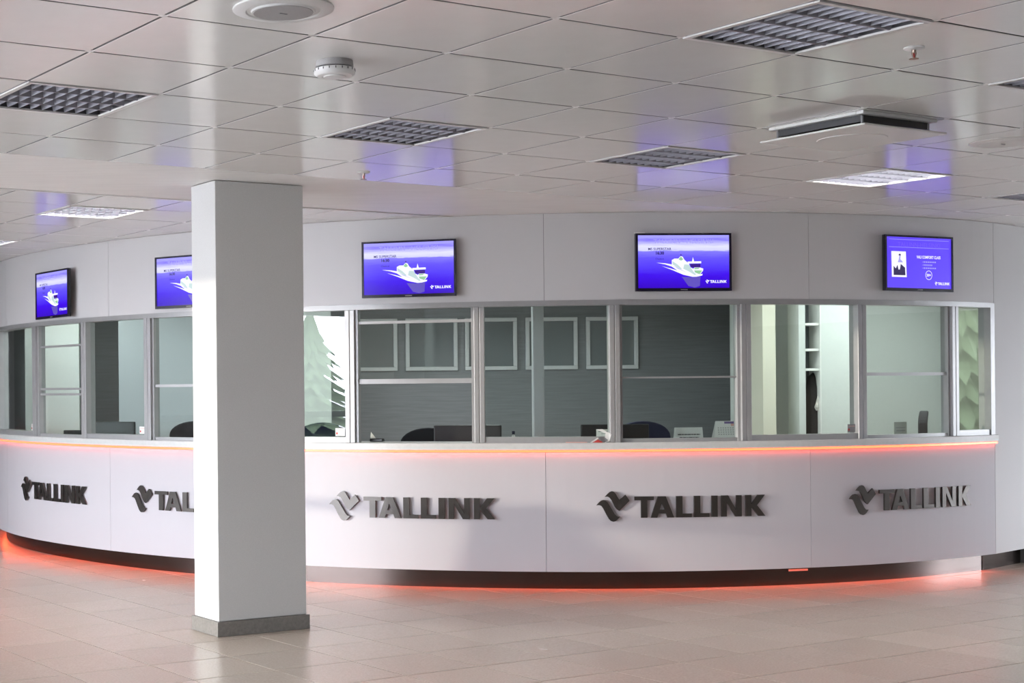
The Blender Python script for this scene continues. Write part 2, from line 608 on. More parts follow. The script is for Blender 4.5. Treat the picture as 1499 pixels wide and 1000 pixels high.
vt.box((v0.x, v0.y, 0.108), (0.16, 0.004, 0.014), rad(13.4))
tag(vt.build('maker_tab', 'greyink', ctr, True), 'small pale tab at the top of the kick plate')

# ------------------------------------------------------------------ windows of the booths
MUL = [-86.5, -74.0, -61.2, -51.6, -42.5, -32.5, -22.5, -12.2, -1.9, 8.43, 18.67, 28.85, 34.0]
ZL, ZH = 1.076, 2.112


def pane(mb, t0, t1, z0, z1, dr, th=0.006):
    a0, a1 = cyl(t0, dr, z0), cyl(t1, dr, z0)
    d = (a1 - a0)
    n = Vector((d.y, -d.x, 0)).normalized() * th
    mb.add([a0, a1, a1 - n, a0 - n] + [v + Vector((0, 0, z1 - z0)) for v in (a0, a1, a1 - n, a0 - n)],
           [(0, 1, 5, 4), (1, 2, 6, 5), (2, 3, 7, 6), (3, 0, 4, 7), (4, 5, 6, 7), (3, 2, 1, 0)])
    return mb


def bar(t0, t1, z0, z1, dr0, dr1):
    mb = MB()
    vs = [cyl(t0, dr0, z0), cyl(t1, dr0, z0), cyl(t1, dr1, z0), cyl(t0, dr1, z0)]
    mb.add(vs + [v + Vector((0, 0, z1 - z0)) for v in vs],
           [(3, 2, 6, 7), (2, 1, 5, 6), (1, 0, 4, 5), (0, 3, 7, 4), (7, 6, 5, 4), (0, 1, 2, 3)])
    return mb


HW = 0.40     # half mullion width in degrees
sash = {2: [(1.884, .018), (1.503, .02), (1.455, .02)], 4: [(1.52, .022)], 6: [(1.977, .02), (1.535, .036)],
        8: [(1.545, .012)], 10: [(1.557, .024)]}
for k in range(len(MUL) - 1):
    a, b = MUL[k], MUL[k + 1]
    w = struct('window_%d' % (k + 1))
    m = bar(a - HW, a - .02, ZL, ZH - .038, -0.095, 0.004)
    m2 = bar(a + .02, a + HW, ZL, ZH - .038, -0.095, 0.004)
    m.v += []
    m.build('mullion', 'alu', w, bevel=0.003)
    m2.build('mullion', 'alu', w, bevel=0.003)
    bar(a - .03, a + .03, ZL, ZH - .038, -0.095, -0.002).build('mullion_joint', 'seal', w)
    MB().arc(a - HW, b - HW, -0.10, 0.006, ZH - .038, ZH).build('head_rail', 'alu', w)
    a1, b1 = a + HW, b - HW
    if k in sash:
        bar(a1, a1 + .22, ZL, ZH - .038, -0.085, -0.02).build('sash_track', 'alu', w)
        bar(b1 - .22, b1, ZL, ZH - .038, -0.085, -0.02).build('sash_track', 'alu', w)
        a2, b2 = a1 + .22, b1 - .22
        zs = sorted(sash[k])
        for z, hh in zs:
            bar(a2, b2, z - hh / 2, z + hh / 2, -0.07, -0.035).build('sash_rail', 'alu' if k != 8 else 'glassrail' if 'glassrail' in M else 'alu', w)
        zlo = [z for z, _ in zs]
        if k == 6:                         # raised: the lower half stands open
            pane(MB(), a2, b2, zlo[0], ZH - .04, -0.05).build('pane', 'glass', w)
        else:
            pane(MB(), a2, b2, zlo[0], ZH - .04, -0.045).build('pane', 'glass', w)
            pane(MB(), a2, b2, ZL + .02, zlo[0], -0.06).build('pane', 'glass', w)
            MB().arc(a2, b2, -0.075, -0.03, ZL, ZL + .026).build('bottom_rail', 'alu', w)
    else:
        MB().arc(a1, b1, -0.09, -0.004, ZL, ZL + .042).build('bottom_rail', 'alu', w)
        pane(MB(), a1, b1, ZL + .04, ZH - .036, -0.045).build('pane', 'glass', w)
    if k == len(MUL) - 2:
        bar(b - HW, b + .2, ZL, ZH - .0, -0.095, 0.006).build('mullion', 'alu', w)
    st = {1: (-62.5, 'paper'), 3: (-43.55, 'paper'), 5: (-23.5, 'paper'), 9: (17.93, 'greyink')}.get(k)
    if st:
        s = pane(MB(), st[0] - .40, st[0] + .40, 1.125, 1.185, -0.036, .002)
        s.build('sticker', st[1], w)
        pane(MB(), st[0] - .34, st[0] - .20, 1.138, 1.153, -0.035, .002).build('sticker_mark', 'red', w)
        pane(MB(), st[0] - .30, st[0] + .28, 1.168, 1.172, -0.035, .002).build('sticker_print', 'pink', w)

# ------------------------------------------------------------------ pillar
PN = Vector((-0.122, 9.02))
PA = rad(28.0)
pu, pv = Vector((cos(PA), sin(PA))), Vector((-sin(PA), cos(PA)))
PL, PW = 0.612, 0.322
pc = PN + pu * PL / 2 + pv * PW / 2
pil = thing('pillar', 'square white plastered pillar standing on the tiles before the counter', 'pillar', (pc.x, pc.y, 0), PA)
MB().box((0, 0, (CZ - .004 + .09) / 2), (PL, PW, CZ - .004 - .09)).build('shaft', 'pillar', pil, bevel=0.004)
for nm, c, d in (('skirting_board', (0, -PW / 2 - .004, .045), (PL + .03, .022, .088)), ('skirting_board', (0, PW / 2 + .004, .045), (PL + .03, .022, .088)),
                 ('skirting_board', (-PL / 2 - .004, 0, .045), (.022, PW - .015, .088)), ('skirting_board', (PL / 2 + .004, 0, .045), (.022, PW - .015, .088))):
    MB().box(c, d).build(nm, 'skirt', pil, bevel=0.002)

pil2 = copy_tree(pil)
pil2.location = (-3.7, 2.4, 0)
pil2['label'] = 'square white pillar deeper in the hall, seen only mirrored in the glass'

# ------------------------------------------------------------------ counter signs
SX0, SX1, SY0 = 65.0, 1420.0, 238.0
SC = 1.243 / (SX1 - SX0)
E_UP = [(130, 152), (150, 130), (168, 114), (185, 108), (200, 113), (213, 128), (229, 157), (242, 178), (290, 137), (322, 185),
        (240, 267), (222, 255), (205, 232), (192, 204), (180, 180), (165, 160), (148, 152)]
E_LO = [(65, 220), (82, 200), (100, 184), (118, 178), (135, 182), (150, 198), (178, 246), (205, 292), (222, 310), (236, 315), (248, 312),
        (228, 335), (210, 350), (193, 354), (175, 348), (160, 332), (137, 290), (115, 245), (103, 228), (88, 220)]
LT = {}
T, B, H3 = 152, 324, 31
LT['T'] = [[(360, T), (512, T), (512, T + H3), (461, T + H3), (461, B), (411, B), (411, T + H3), (360, T + H3)]]
LT['A'] = [[(545, T), (606, T), (672, B), (620, B), (609, 291), (549, 291), (538, B), (488, B)]]
A_HOLE = [(575, 205), (598, 259), (558, 259)]


def ell(x, w):
    return [[(x, T), (x + 49, T), (x + 49, B - H3), (x + 123, B - H3), (x + 123, B), (x, B)]]


LT['L'] = ell(690, 0)
LT['L2'] = ell(833, 0)
LT['I'] = [[(975, T), (1023, T), (1023, B), (975, B)]]
LT['N'] = [[(1055, T), (1110, T), (1178, 275), (1178, T), (1222, T), (1222, B), (1168, B), (1098, 202), (1098, B), (1055, B)]]
LT['K'] = [[(1256, T), (1303, T), (1303, 228), (1358, T), (1418, T), (1350, 236), (1421, B), (1363, B), (1303, 247), (1303, B), (1256, B)]]


def letter_polys(k):
    if k == 'A':
        # letter A cut into four pieces round its counter
        return [[(545, T), (606, T), (575, 205)], [(545, T), (575, 205), (558, 259), (549, 291), (538, B), (488, B)],
                [(606, T), (672, B), (620, B), (609, 291), (598, 259), (575, 205)], [(558, 259), (598, 259), (609, 291), (549, 291)]]
    return LT[k]


def triangulated(poly):
    from mathutils.geometry import tessellate_polygon
    return tessellate_polygon([[Vector((x, y, 0)) for x, y in poly]])


def logo_mesh(polys, fn, d0, d1):
    mb = MB()
    for poly in polys:
        n = len(poly)
        pts = poly if sum(poly[i][0] * poly[(i + 1) % n][1] - poly[(i + 1) % n][0] * poly[i][1] for i in range(n)) < 0 else poly[::-1]
        tri = triangulated(pts)
        vs = [fn(x, y, d0) for x, y in pts] + [fn(x, y, d1) for x, y in pts]
        fs = []
        nrm = fn(pts[0][0], pts[0][1], d1) - fn(pts[0][0], pts[0][1], d0)
        for t in tri:
            a, b, c = (vs[n + i] for i in t)
            t = tuple(t)
            if (b - a).cross(c - a).dot(nrm) < 0:
                t = t[::-1]
            fs.append(tuple(n + i for i in t))
            fs.append(tuple(t[::-1]))
        fs += [((i + 1) % n, i, n + i, n + (i + 1) % n) for i in range(n)]
        mb.add(vs, fs)
    return mb


SIGNS = [(-84.0, .575, 'brushed steel company lettering at the far left end, only its last letter showing'),
         (-57.6, .585, 'brushed steel company lettering between the left picture edge and the first counter seam'),
         (-37.75, .588, 'brushed steel company lettering half hidden behind the white pillar'),
         (-17.68, .596, 'brushed steel company lettering just right of the white pillar'),
         (3.16, .607, 'brushed steel company lettering with pale shining first letters on the middle panel'),
         (23.73, .616, 'brushed steel company lettering on the rightmost counter panel')]
for t, z, lab in SIGNS:
    o = cyl(t, 0, z)
    sg = thing('counter_sign', lab, 'sign', o, 0, group='company signs along the counter front')

    def fn(x, y, d, t=t, z=z):
        du = (x - (SX0 + SX1) / 2) * SC
        return cyl(t + math.degrees(du / rr(t)), d, z - (y - SY0) * SC * 0.98)
    for nm, polys in (('emblem', [E_UP, E_LO]), ('letter_t', letter_polys('T')), ('letter_a', letter_polys('A')), ('letter_l', LT['L']),
                      ('letter_l', LT['L2']), ('letter_i', LT['I']), ('letter_n', LT['N']), ('letter_k', LT['K'])):
        logo_mesh(polys, fn, 0.012, 0.026).build(nm, 'sign', sg, True)
        for poly in polys[:2]:
            cx_ = sum(p[0] for p in poly) / len(poly); cy_ = sum(p[1] for p in poly) / len(poly)
            if nm == 'emblem':
                MB().tube(fn(cx_, cy_, -0.001), fn(cx_, cy_, 0.013), 0.003, 6).build('stand_off_pin', 'seal', sg, True)


# ------------------------------------------------------------------ text helper
def text_mesh(body, size, bold=0.0, align='CENTER'):
    cu = bpy.data.curves.new('text', 'FONT')
    cu.body = body
    cu.size = size
    cu.align_x = align
    cu.align_y = 'CENTER'
    cu.offset = bold
    cu.resolution_u = 2
    o = bpy.data.objects.new('text', cu)
    COL.objects.link(o)
    dg = bpy.context.evaluated_depsgraph_get()
    me = bpy.data.meshes.new_from_object(o.evaluated_get(dg))
    bpy.data.objects.remove(o)
    bpy.data.curves.remove(cu)
    return me


def put_text(name, body, size, m, parent, x, y, z, bold=0.0, width=None, align='CENTER'):
    """text in the parent's local x-z plane, facing local -y"""
    me = text_mesh(body, size, bold, align)
    if width:
        xs = [v.co.x for v in me.vertices]
        k = width / (max(xs) - min(xs))
        for v in me.vertices:
            v.co.x *= k
    me.transform(Matrix.Translation((x, y, z)) @ Matrix.Rotation(pi / 2, 4, 'X'))
    me.name = name
    me.materials.clear()
    me.materials.append(M[m])
    o = bpy.data.objects.new(name, me)
    COL.objects.link(o)
    o.parent = parent
    return o


# ------------------------------------------------------------------ wall screens
TW, TH = 0.705, 0.418
SW, SH = 0.675, 0.384


def flat(polys, parent, name, m, y):
    """flat print on a screen: picture coordinates 0..1 -> local x-z plane"""
    def fn(u, v, d):
        return Vector(((u - .5) * SW, -d, (v - .5) * SH + .004))
    mb = MB()
    for p in polys:
        tri = triangulated(p)
        n = len(p)
        vs = [fn(u, v, -y) for u, v in p]
        fs = []
        for t in tri:
            a, b, c = (vs[i] for i in t)
            t = tuple(t)
            if (b - a).cross(c - a).y > 0:
                t = t[::-1]
            fs.append(t)
        mb.add(vs, fs)
    o = mb.build(name, m, parent)
    if len(polys) > 1:
        o['kind'] = 'stuff'
    return o


def P3(pts):
    return [((x - 90) / 1275, (830 - y) / 735) for x, y in pts]


def logo_flat(parent, m, y, u0, u1, vmid):
    k = (u1 - u0) * SW / (SX1 - SX0)

    def conv(poly):
        return [(u0 + (px - SX0) * k / SW, vmid - (py - SY0) * k / SH) for px, py in poly]
    polys = [E_UP, E_LO]
    for kk in ('T', 'A', 'L', 'L2', 'I', 'N', 'K'):
        polys = polys + letter_polys(kk)
    return flat([conv(p) for p in polys], parent, 'logo', m, y)


def make_tv(t, z, label, kind, dim=1.0):
    o = cyl(t, 0.010 + (.012 if t < -50 else 0), z)
    tv = thing('wall_screen', label, 'screen', o, rad(t - (3 if t < -50 else 0)), group=None)
    MB().box((0, -0.014, 0), (TW, 0.022, TH)).build('casing', 'black', tv, bevel=0.003)
    MB().box((0, 0.004, 0), (0.30, 0.016, 0.22)).build('wall_bracket', 'seal', tv)
    bz = MB()
    for c, d in (((0, -.028, TH / 2 - .007), (TW, .012, .014)), ((0, -.028, -TH / 2 + .011), (TW, .012, .022)),
                 ((-TW / 2 + .008, -.028, .004), (.016, .012, TH - .036)), ((TW / 2 - .008, -.028, .004), (.016, .012, TH - .036))):
        bz.box(c, d)
    bz.build('bezel', 'bezel', tv)
    MB().box((0, -.035, -TH / 2 + .010), (.05, .003, .006)).build('maker_badge', 'greyink', tv)
    ysc = -0.0275
    sc = MB().box((0, ysc + .002, .004), (SW, .004, SH)).build('screen', 'screen' if kind == 'ship' else 's_flat', tv)
    y1, y2, y3 = -.0290, -.0296, -.0302
    if kind == 'ship':
        put_text('heading', 'TALLINN - HELSINKI', .046, 's_lav', sc, 0.00, y1, .004 + SH * .38, 0, .44)
        put_text('ship_name', 'MS SUPERSTAR', .026, 's_ink', sc, (395 - 90) / 1275 * SW - SW / 2, y1, (830 - 288) / 735 * SH - SH / 2 + .004, .0004, .170)
        put_text('sailing_time', '16:30', .030, 's_ink', sc, (395 - 90) / 1275 * SW - SW / 2, y1, (830 - 345) / 735 * SH - SH / 2 + .004, .0012, .060)
        put_text('small_caption', 'Check-in', .020, 's_ink', sc, (395 - 90) / 1275 * SW - SW / 2, y1, (830 - 424) / 735 * SH - SH / 2 + .004, 0, .062)
        flat([P3([(350, 476), (470, 484), (560, 500), (640, 556), (760, 610), (880, 650), (990, 632), (985, 655), (910, 672), (850, 674), (720, 644), (560, 575), (420, 522), (560, 560), (640, 585), (560, 530), (470, 500)])],
             sc, 'wake', 's_white', y1)
        flat([P3([(700, 672), (850, 680), (960, 668), (950, 800), (880, 822), (790, 800)])], sc, 'water_reflection', 's_refl', y1)
        flat([P3([(562, 440), (600, 420), (655, 420), (672, 400), (690, 385), (715, 395), (740, 440), (800, 490), (820, 540), (860, 562), (880, 540), (940, 540),
                  (1000, 560), (996, 590), (950, 645), (880, 655), (760, 610), (640, 550), (562, 505)])], sc, 'ship_hull', 's_white', y2)
        flat([P3([(570, 455), (640, 500), (700, 560), (690, 572), (640, 545), (572, 500)]), P3([(735, 500), (800, 505), (860, 600), (900, 640), (880, 650), (800, 600), (720, 560)])],
             sc, 'ship_side', 's_pale', y3)
        flat([P3([(872, 585), (985, 585), (948, 638), (885, 615)]), P3([(655, 430), (690, 392), (722, 432), (690, 450)]), P3([(870, 552), (950, 548), (930, 565), (880, 570)])],
             sc, 'ship_bow', 's_green', y3)
        flat([P3([(810, 495), (960, 495), (958, 545), (832, 545)]), P3([(678, 372), (690, 356), (702, 372), (690, 384)])], sc, 'ship_shade', 's_navy', y3)
        flat([P3([(780, 462), (970, 458), (972, 486), (790, 490)]), P3([(842, 462), (856, 400), (874, 462)])], sc, 'ship_bridge', 's_white', y3)
        logo_flat(sc, 's_white', y1, .735, .968, (830 - 740) / 735)
    else:
        put_text('heading', 'TALLINN-HELSINKI', .046, 's_lav2', sc, 0, y1, SH * .36, 0, .44)
        flat([[(.04, .945), (.96, .945), (.96, .953), (.04, .953)], [(.04, .795), (.96, .795), (.96, .803), (.04, .803)]], sc, 'heading_rule', 's_lav', y1)
        flat([[(.08, .215), (.305, .215), (.295, .715), (.075, .715)]], sc, 'photo_card', 's_white', y1)
        flat([[(.105, .25), (.285, .25), (.280, .40), (.215, .47), (.20, .36), (.18, .36), (.165, .45), (.14, .38), (.105, .43)],
              [(.180, .64), (.190, .665), (.205, .67), (.218, .655), (.214, .63), (.195, .635)]], sc, 'photo_person', 's_ink', y2)
        flat([[(.185, .56), (.195, .635), (.213, .63), (.210, .56), (.235, .53), (.25, .50), (.17, .50)]], sc, 'photo_shirt', 's_lav', y2)
        put_text('caption', 'VALI COMFORT CLASS', .030, 's_white', sc, (.645 - .5) * SW, y1, (.625 - .5) * SH, .0008, .250)
        for v, w in ((.525, .20), (.465, .14), (.405, .20)):
            flat([[(.545, v - .008), (.557, v - .008), (.557, v + .004), (.545, v + .004)]] +
                 [[(.565 + q * w / 6, v - .014), (.565 + (q + .75) * w / 6, v - .014), (.565 + (q + .75) * w / 6, v + .012), (.565 + q * w / 6, v + .012)] for q in range(6)],
                 sc, 'bullet_line', 's_lav', y1)
        ring = []
        for q in range(24):
            a0, a1 = 2 * pi * q / 24, 2 * pi * (q + 1) / 24
            ring.append([(.645 + .052 * cos(a0), .265 + .092 * sin(a0)), (.645 + .052 * cos(a1), .265 + .092 * sin(a1)),
                         (.645 + .046 * cos(a1), .265 + .082 * sin(a1)), (.645 + .046 * cos(a0), .265 + .082 * sin(a0))])
        flat(ring, sc, 'ring', 's_white', y1)
        put_text('ring_figure', '20+', .026, 's_white', sc, (.645 - .5) * SW, y1, (.265 - .5) * SH + .004, .0010, .046)
        logo_flat(sc, 's_white', y1, .735, .968, .105)
    return tv


M['s_lav2'] = emit('screen_faint_lavender', (0.13, 0.07, 0.84), 1.0)
make_tv(-56.2, 2.338, 'wall screen showing a ship, leftmost of the five above the booths', 'ship')
make_tv(-37.2, 2.350, 'wall screen showing a ship, partly hidden by the white pillar', 'ship')
make_tv(-17.57, 2.366, 'wall screen showing a ship, just right of the white pillar', 'ship')
tv4 = make_tv(3.33, 2.376, 'wall screen showing a ship, with a bright white mark on its top left corner', 'ship')
make_tv(24.2, 2.388, 'wall screen with a portrait card on plain violet, rightmost of the five', 'class')
MB().box((-TW / 2 + .030, -.022, TH / 2 + .004), (.075, .02, .008)).build('corner_glare', 'white', tv4)  # white block painted in for the glare on the casing corner


# ------------------------------------------------------------------ louvred ceiling lights
def make_lamp(lit):
    lp = thing('ceiling_light', '', 'light')
    hs = CT / 2 - .004
    d = 0.10
    hb = MB()
    hb.box((0, 0, d + .004), (2 * hs, 2 * hs, .006))
    for sx, sy in ((1, 0), (-1, 0), (0, 1), (0, -1)):
        hb.box((sx * hs, sy * hs, d / 2 + .004), (.006 if sx else 2 * hs, .006 if sy else 2 * hs, d))
    hb.build('housing', 'housing', lp)
    fr = MB()
    for sx, sy in ((1, 0), (-1, 0), (0, 1), (0, -1)):
        fr.box((sx * (hs - .010), sy * (hs - .010), .002), (.022 if sx else 2 * hs - .001, .022 if sy else 2 * hs - .044, .008))
    fr.build('frame', 'node', lp)
    a = hs - .022
    for q in range(4):
        yy = -a + (q + .5) * a / 2
        MB().tube((-a + .01, yy, .072), (a - .01, yy, .072), .013, 10).build('tube', 'tube_on' if lit else 'tube_off', lp, smooth=True)
    for q in range(3):
        yy = -a + (q + 1) * a / 2
        MB().add([(-a, yy - .004, .002), (a, yy - .004, .002), (a, yy + .004, .002), (-a, yy + .004, .002),
                  (-a, yy - .028, .055), (a, yy - .028, .055), (a, yy + .028, .055), (-a, yy + .028, .055)],
                 [(0, 3, 2, 1), (0, 1, 5, 4), (2, 3, 7, 6), (4, 5, 6, 7), (1, 2, 6, 5), (3, 0, 4, 7)]).build('reflector', 'louvre', lp)
    for q in range(9):
        xx = -a + (q + 1) * a / 5
        mb = MB()
        n = 17
        for s_ in range(n):
            yy = -a + 2 * a * s_ / (n - 1)
            mb.v += [Vector((xx - .0015, yy, .004)), Vector((xx + .0015, yy, .004)), Vector((xx + .011, yy, .048)), Vector((xx - .011, yy, .048))]
        for s_ in range(n - 1):
            b = 4 * s_
            mb.f += [[b, b + 1, b + 5, b + 4], [b + 1, b + 2, b + 6, b + 5], [b + 2, b + 3, b + 7, b + 6], [b + 3, b, b + 4, b + 7]]
        mb.build('cross_blade', 'louvre', lp)
    return lp


off = make_lamp(False)
on = make_lamp(True)
lamp_labels = {(0, 2): 'unlit square louvred ceiling light near the left picture edge', (3, 2): 'unlit square louvred ceiling light above and right of the pillar',
               (6, 2): 'unlit square louvred ceiling light above the screen with the white corner mark', (9, 2): 'brightly lit square ceiling light near the cassette unit',
               (12, 2): 'unlit square louvred ceiling light low at the right picture edge', (0, -2): 'unlit louvred ceiling light outside the top left of the picture',
               (3, -2): 'largest unlit louvred ceiling light, cut by the top picture edge', (6, -2): 'unlit louvred ceiling light cut by the right picture edge beside the sprinkler',
               (9, -2): 'unlit louvred ceiling light beyond the right picture edge',
               (3, 8.15): 'lit louvred ceiling light left of the pillar head', (0, 8.15): 'unlit louvred ceiling light far left above the booths',
               (3, 12.15): 'lit ceiling light at the left picture edge above the leftmost screen'}
used = {False: False, True: False}
for (j, i), lit in list(LAMPS.items()) + list(LAMPS_FAR.items()):
    lit = bool(lit)
    p = cg(j + .5, i + .5)
    if p.x < -7.5 or p.x > 12.5:
        continue
    if not used[lit]:
        o = on if lit else off
        used[lit] = True
    else:
        o = copy_tree(on if lit else off)
    o.location = (p.x, p.y, CZ - .003)
    o.rotation_euler = (0, 0, GA)
    o['label'] = lamp_labels[(j, i)]
    o['group'] = 'square louvred ceiling lights'

# ------------------------------------------------------------------ ceiling fittings
p = cg(.5, -.47)
sp = thing('ceiling_speaker', 'round white ceiling loudspeaker with grey grille at the top edge', 'speaker', p)
MB().lathe((0, 0, 0), [(.168, -.0005), (.168, -.006), (.150, -.012), (.125, -.013), (.122, -.009), (.108, -.011), (.104, -.016), (.100, -.016)], 48).build('rim', 'white', sp, smooth=True)
MB().lathe((0, 0, 0), [(.100, -.014), (.099, -.0175), (.05, -.0185), (.001, -.019)], 40).build('grille', 'grille', sp)
MB().box((0, 0, -.0195), (.028, .006, .002), GA).build('badge', 'greyink', sp)
p = cg(8.5, .5)
sp2 = thing('ceiling_speaker', 'flat round white ceiling loudspeaker at the right edge beside the cassette unit', 'speaker', p)
MB().lathe((0, 0, 0), [(.165, -.0005), (.163, -.005), (.14, -.009), (.120, -.008), (.118, -.006)], 48).build('rim', 'white', sp2, smooth=True)
MB().lathe((0, 0, 0), [(.118, -.005), (.116, -.009), (.05, -.010), (.001, -.0105)], 40).build('grille', 'white', sp2)
MB().box((0, 0, -.012), (.028, .006, .002), GA).build('badge', 'greyink', sp2)

p = cg(1.5, .52)
sm = thing('smoke_detector', 'round white smoke detector below a ceiling tile', 'smoke detector', p)
sm.scale = (1.42, 1.42, .85)
MB().lathe((0, 0, 0), [(.050, -.0005), (.052, -.028), (.050, -.030)], 32).build('shaded_base', 'grille', sm, smooth=True)
MB().lathe((0, 0, 0), [(.047, -.030), (.047, -.036)], 32).build('vent_ring', 'black', sm, smooth=True)
MB().lathe((0, 0, 0), [(.050, -.034), (.056, -.038), (.056, -.058), (.048, -.068), (.034, -.070), (.033, -.0685), (.030, -.0685), (.029, -.074), (.001, -.075)], 40).build('head', 'white', sm, smooth=True)
fb = MB()
for q in range(20):
    a = 2 * pi * q / 20
    fb.box((.0555 * cos(a), .0555 * sin(a), -.044), (.003, .002, .010), a)
fb.build('vent_slot', 'black', sm)


def sprinkler(p, lab):
    s = thing('sprinkler', lab, 'sprinkler', p)
    MB().lathe((0, 0, 0), [(.036, -.0005), (.038, -.004), (.030, -.009), (.012, -.010)], 28).build('escutcheon', 'white', s, smooth=True)
    m = MB()
    m.tube((0, 0, -.008), (0, 0, -.022), .008)
    m.tube((-.008, 0, -.020), (-.003, 0, -.042), .0025, 6)
    m.tube((.008, 0, -.020), (.003, 0, -.042), .0025, 6)
    m.build('body', 'brass', s)
    MB().tube((0, 0, -.022), (0, 0, -.040), .003, 8).build('bulb', 'red', s)
    m = MB().lathe((0, 0, 0), [(.016, -.042), (.017, -.045), (.004, -.047)], 16)
    m.build('deflector', 'brass', s)


sprinkler(cg(4.5, -1.5), 'ceiling sprinkler beside the largest unlit light')
sprinkler(cg(4.5, 4.5), 'tiny ceiling sprinkler above the screen right of the pillar')

p = cg(6.5, .5)
ac = thing('air_conditioner', 'white ceiling cassette air conditioner with a hanging square plate', 'air conditioner', p, GA)
hs = .27
m = MB()
for c, d in (((0, hs - .02, -.008), (2 * hs, .04, .016)), ((0, -hs + .02, -.008), (2 * hs, .04, .016)), ((hs - .02, 0, -.008), (.04, 2 * hs - .08, .016)), ((-hs + .02, 0, -.008), (.04, 2 * hs - .08, .016))):
    m.box(c, d)
m.build('upper_frame', 'white', ac, bevel=.004)
MB().box((0, 0, -.024), (2 * hs - .06, 2 * hs - .06, .046)).build('intake', 'black', ac)
MB().box((0, 0, -.070), (.60, .60, .010)).build('diffuser_plate', 'white', ac, bevel=.005)
MB().lathe((0, 0, -.075), [(.16, -.0002), (.158, -.003), (.10, -.004), (.001, -.004)], 48).build('embossed_disc', 'white', ac, smooth=True)
m = MB()
for sx in (-1, 1):
    for sy in (-1, 1):
        m.tube((sx * .24, sy * .24, -.02), (sx * .24, sy * .24, -.066), .006, 8)
m.build('hanger', 'greyink', ac)

# ------------------------------------------------------------------ ticket office behind the glass
BY = 16.2
wo = struct('wall_office')
MB().box((2.6, BY + .05, 1.37), (10.0, 0.1, 2.73)).build('wallpaper', 'greywall', wo)


def X(px, y):
    return (px - PX) / F_PX * y


def wbox(parent, name, m, px0, px1, y0, y1, z0=0.0, z1=2.735, bevel=0):
    xa, xb = X(px0, y0), X(px1, y0)
    return MB().box(((xa + xb) / 2, (y0 + y1) / 2, (z0 + z1) / 2), (xb - xa, y1 - y0, z1 - z0)).build(name, m, parent, bevel=bevel)


wp = struct('wall_partition')
wbox(wp, 'partition_panel', 'white_int', 37, 116, 15.3, 15.4)
wbox(wp, 'partition_panel', 'blue_int', 174, 300, 15.3, 15.4)
wbox(wp, 'partition_panel', 'white_int', 415, 485, 15.3, 15.4)
wbox(wp, 'partition_panel', 'white_int', 1075, 1086, 14.5, 14.62)
wbox(wp, 'blind_panel', 'olive', 1397, 1475, 14.0, 14.1)
# right-hand room: white back wall, cream pier
wbox(wp, 'back_panel', 'white_int', 1086, 1600, 14.6, 14.7)
wbox(wp, 'pier', 'cream', 1117, 1136, 13.9, 14.55)
MB().box((8.0, 14.0, 1.37), (.1, 1.2, 2.73)).build('side_panel', 'white_int', wp)

# six white frames on the grey wall
for q, (a, lab) in enumerate(((420, 'empty white picture frame on the grey wall, leftmost, half behind the partition'),
                              (506, 'empty white picture frame on the grey wall, second from the left'),
                              (594, 'empty white picture frame on the grey wall, third from the left'),
                              (681, 'empty white picture frame on the grey wall, fourth from the left'),
                              (769.5, 'empty white picture frame on the grey wall, second from the right'),
                              (858, 'empty white picture frame on the grey wall, rightmost'))):
    y = BY - .001
    xa, xb = X(a, y), X(a + 76, y)
    z0, z1 = 1.668, 2.232
    pf = thing('picture_frame', lab, 'frame', ((xa + xb) / 2, y, (z0 + z1) / 2), group='white frames on the office wall')
    w, hh, b = xb - xa, z1 - z0, .042
    m = MB()
    for c, d in (((0, -.018, hh / 2 - b / 2), (w, .035, b)), ((0, -.018, -hh / 2 + b / 2), (w, .035, b)),
                 ((-w / 2 + b / 2, -.018, 0), (b, .035, hh - 2 * b)), ((w / 2 - b / 2, -.018, 0), (b, .035, hh - 2 * b))):
        m.box(c, d)
    m.build('moulding', 'frame', pf, bevel=.006)
    MB().box((0, -.008, 0), (w - 2 * b, .01, hh - 2 * b)).build('glazing', 'frameglass', pf)

# desk running along inside the windows
dk_o = cyl(-7, -0.7, 0)
dk = thing('desk', 'curved office desk running along inside the booth windows', 'desk', (dk_o.x, dk_o.y, 0))
MB().arc(-70, 33, -1.05, -.36, .71, .74, 2).build('desk_top', 'desk', dk, True)
for t in (-66, -50, -34, -18, -2, 14, 30):
    MB().arc(t, t + .4, -1.0, -.40, 0, .71).build('leg_panel', 'desk', dk, True)


def make_monitor(t, dr, label, top=1.195, w=.515, rz=0.0):
    o = cyl(t, dr, .74)
    mo = thing('monitor', label, 'monitor', o, rad(t + rz), group=None)
    h = top - .74
    MB().box((0, 0, h - .155), (w, .022, .31)).build('panel', 'monitor', mo, bevel=.008)
    MB().box((0, .02, h - .17), (w * .55, .022, .18)).build('rear_housing', 'monitor', mo, bevel=.01)
    MB().box((0, -.0125, h - .15), (.07, .002, .03)).build('badge', 'black', mo)
    MB().box((0, .01, (h - .2) / 2 + .005), (.06, .02, h - .2)).build('neck', 'monitor', mo)
    MB().box((0, .02, .006), (.24, .18, .012)).build('foot', 'monitor', mo, bevel=.004)
    return mo


make_monitor(-13.6, -.50, 'black monitor seen from behind in the raised booth window right of the pillar')
make_monitor(-.70, -.50, 'black monitor seen from behind, behind the mullion right of the crumpled leaflet')
make_monitor(-57.7, -.64, 'dark monitor seen from behind in the glazed booth left of the pillar', 1.20, .42, 38)
make_monitor(-63.9, -.55, 'low black monitor barely showing over the ledge in the second booth from the left', 1.115, .34, 44)


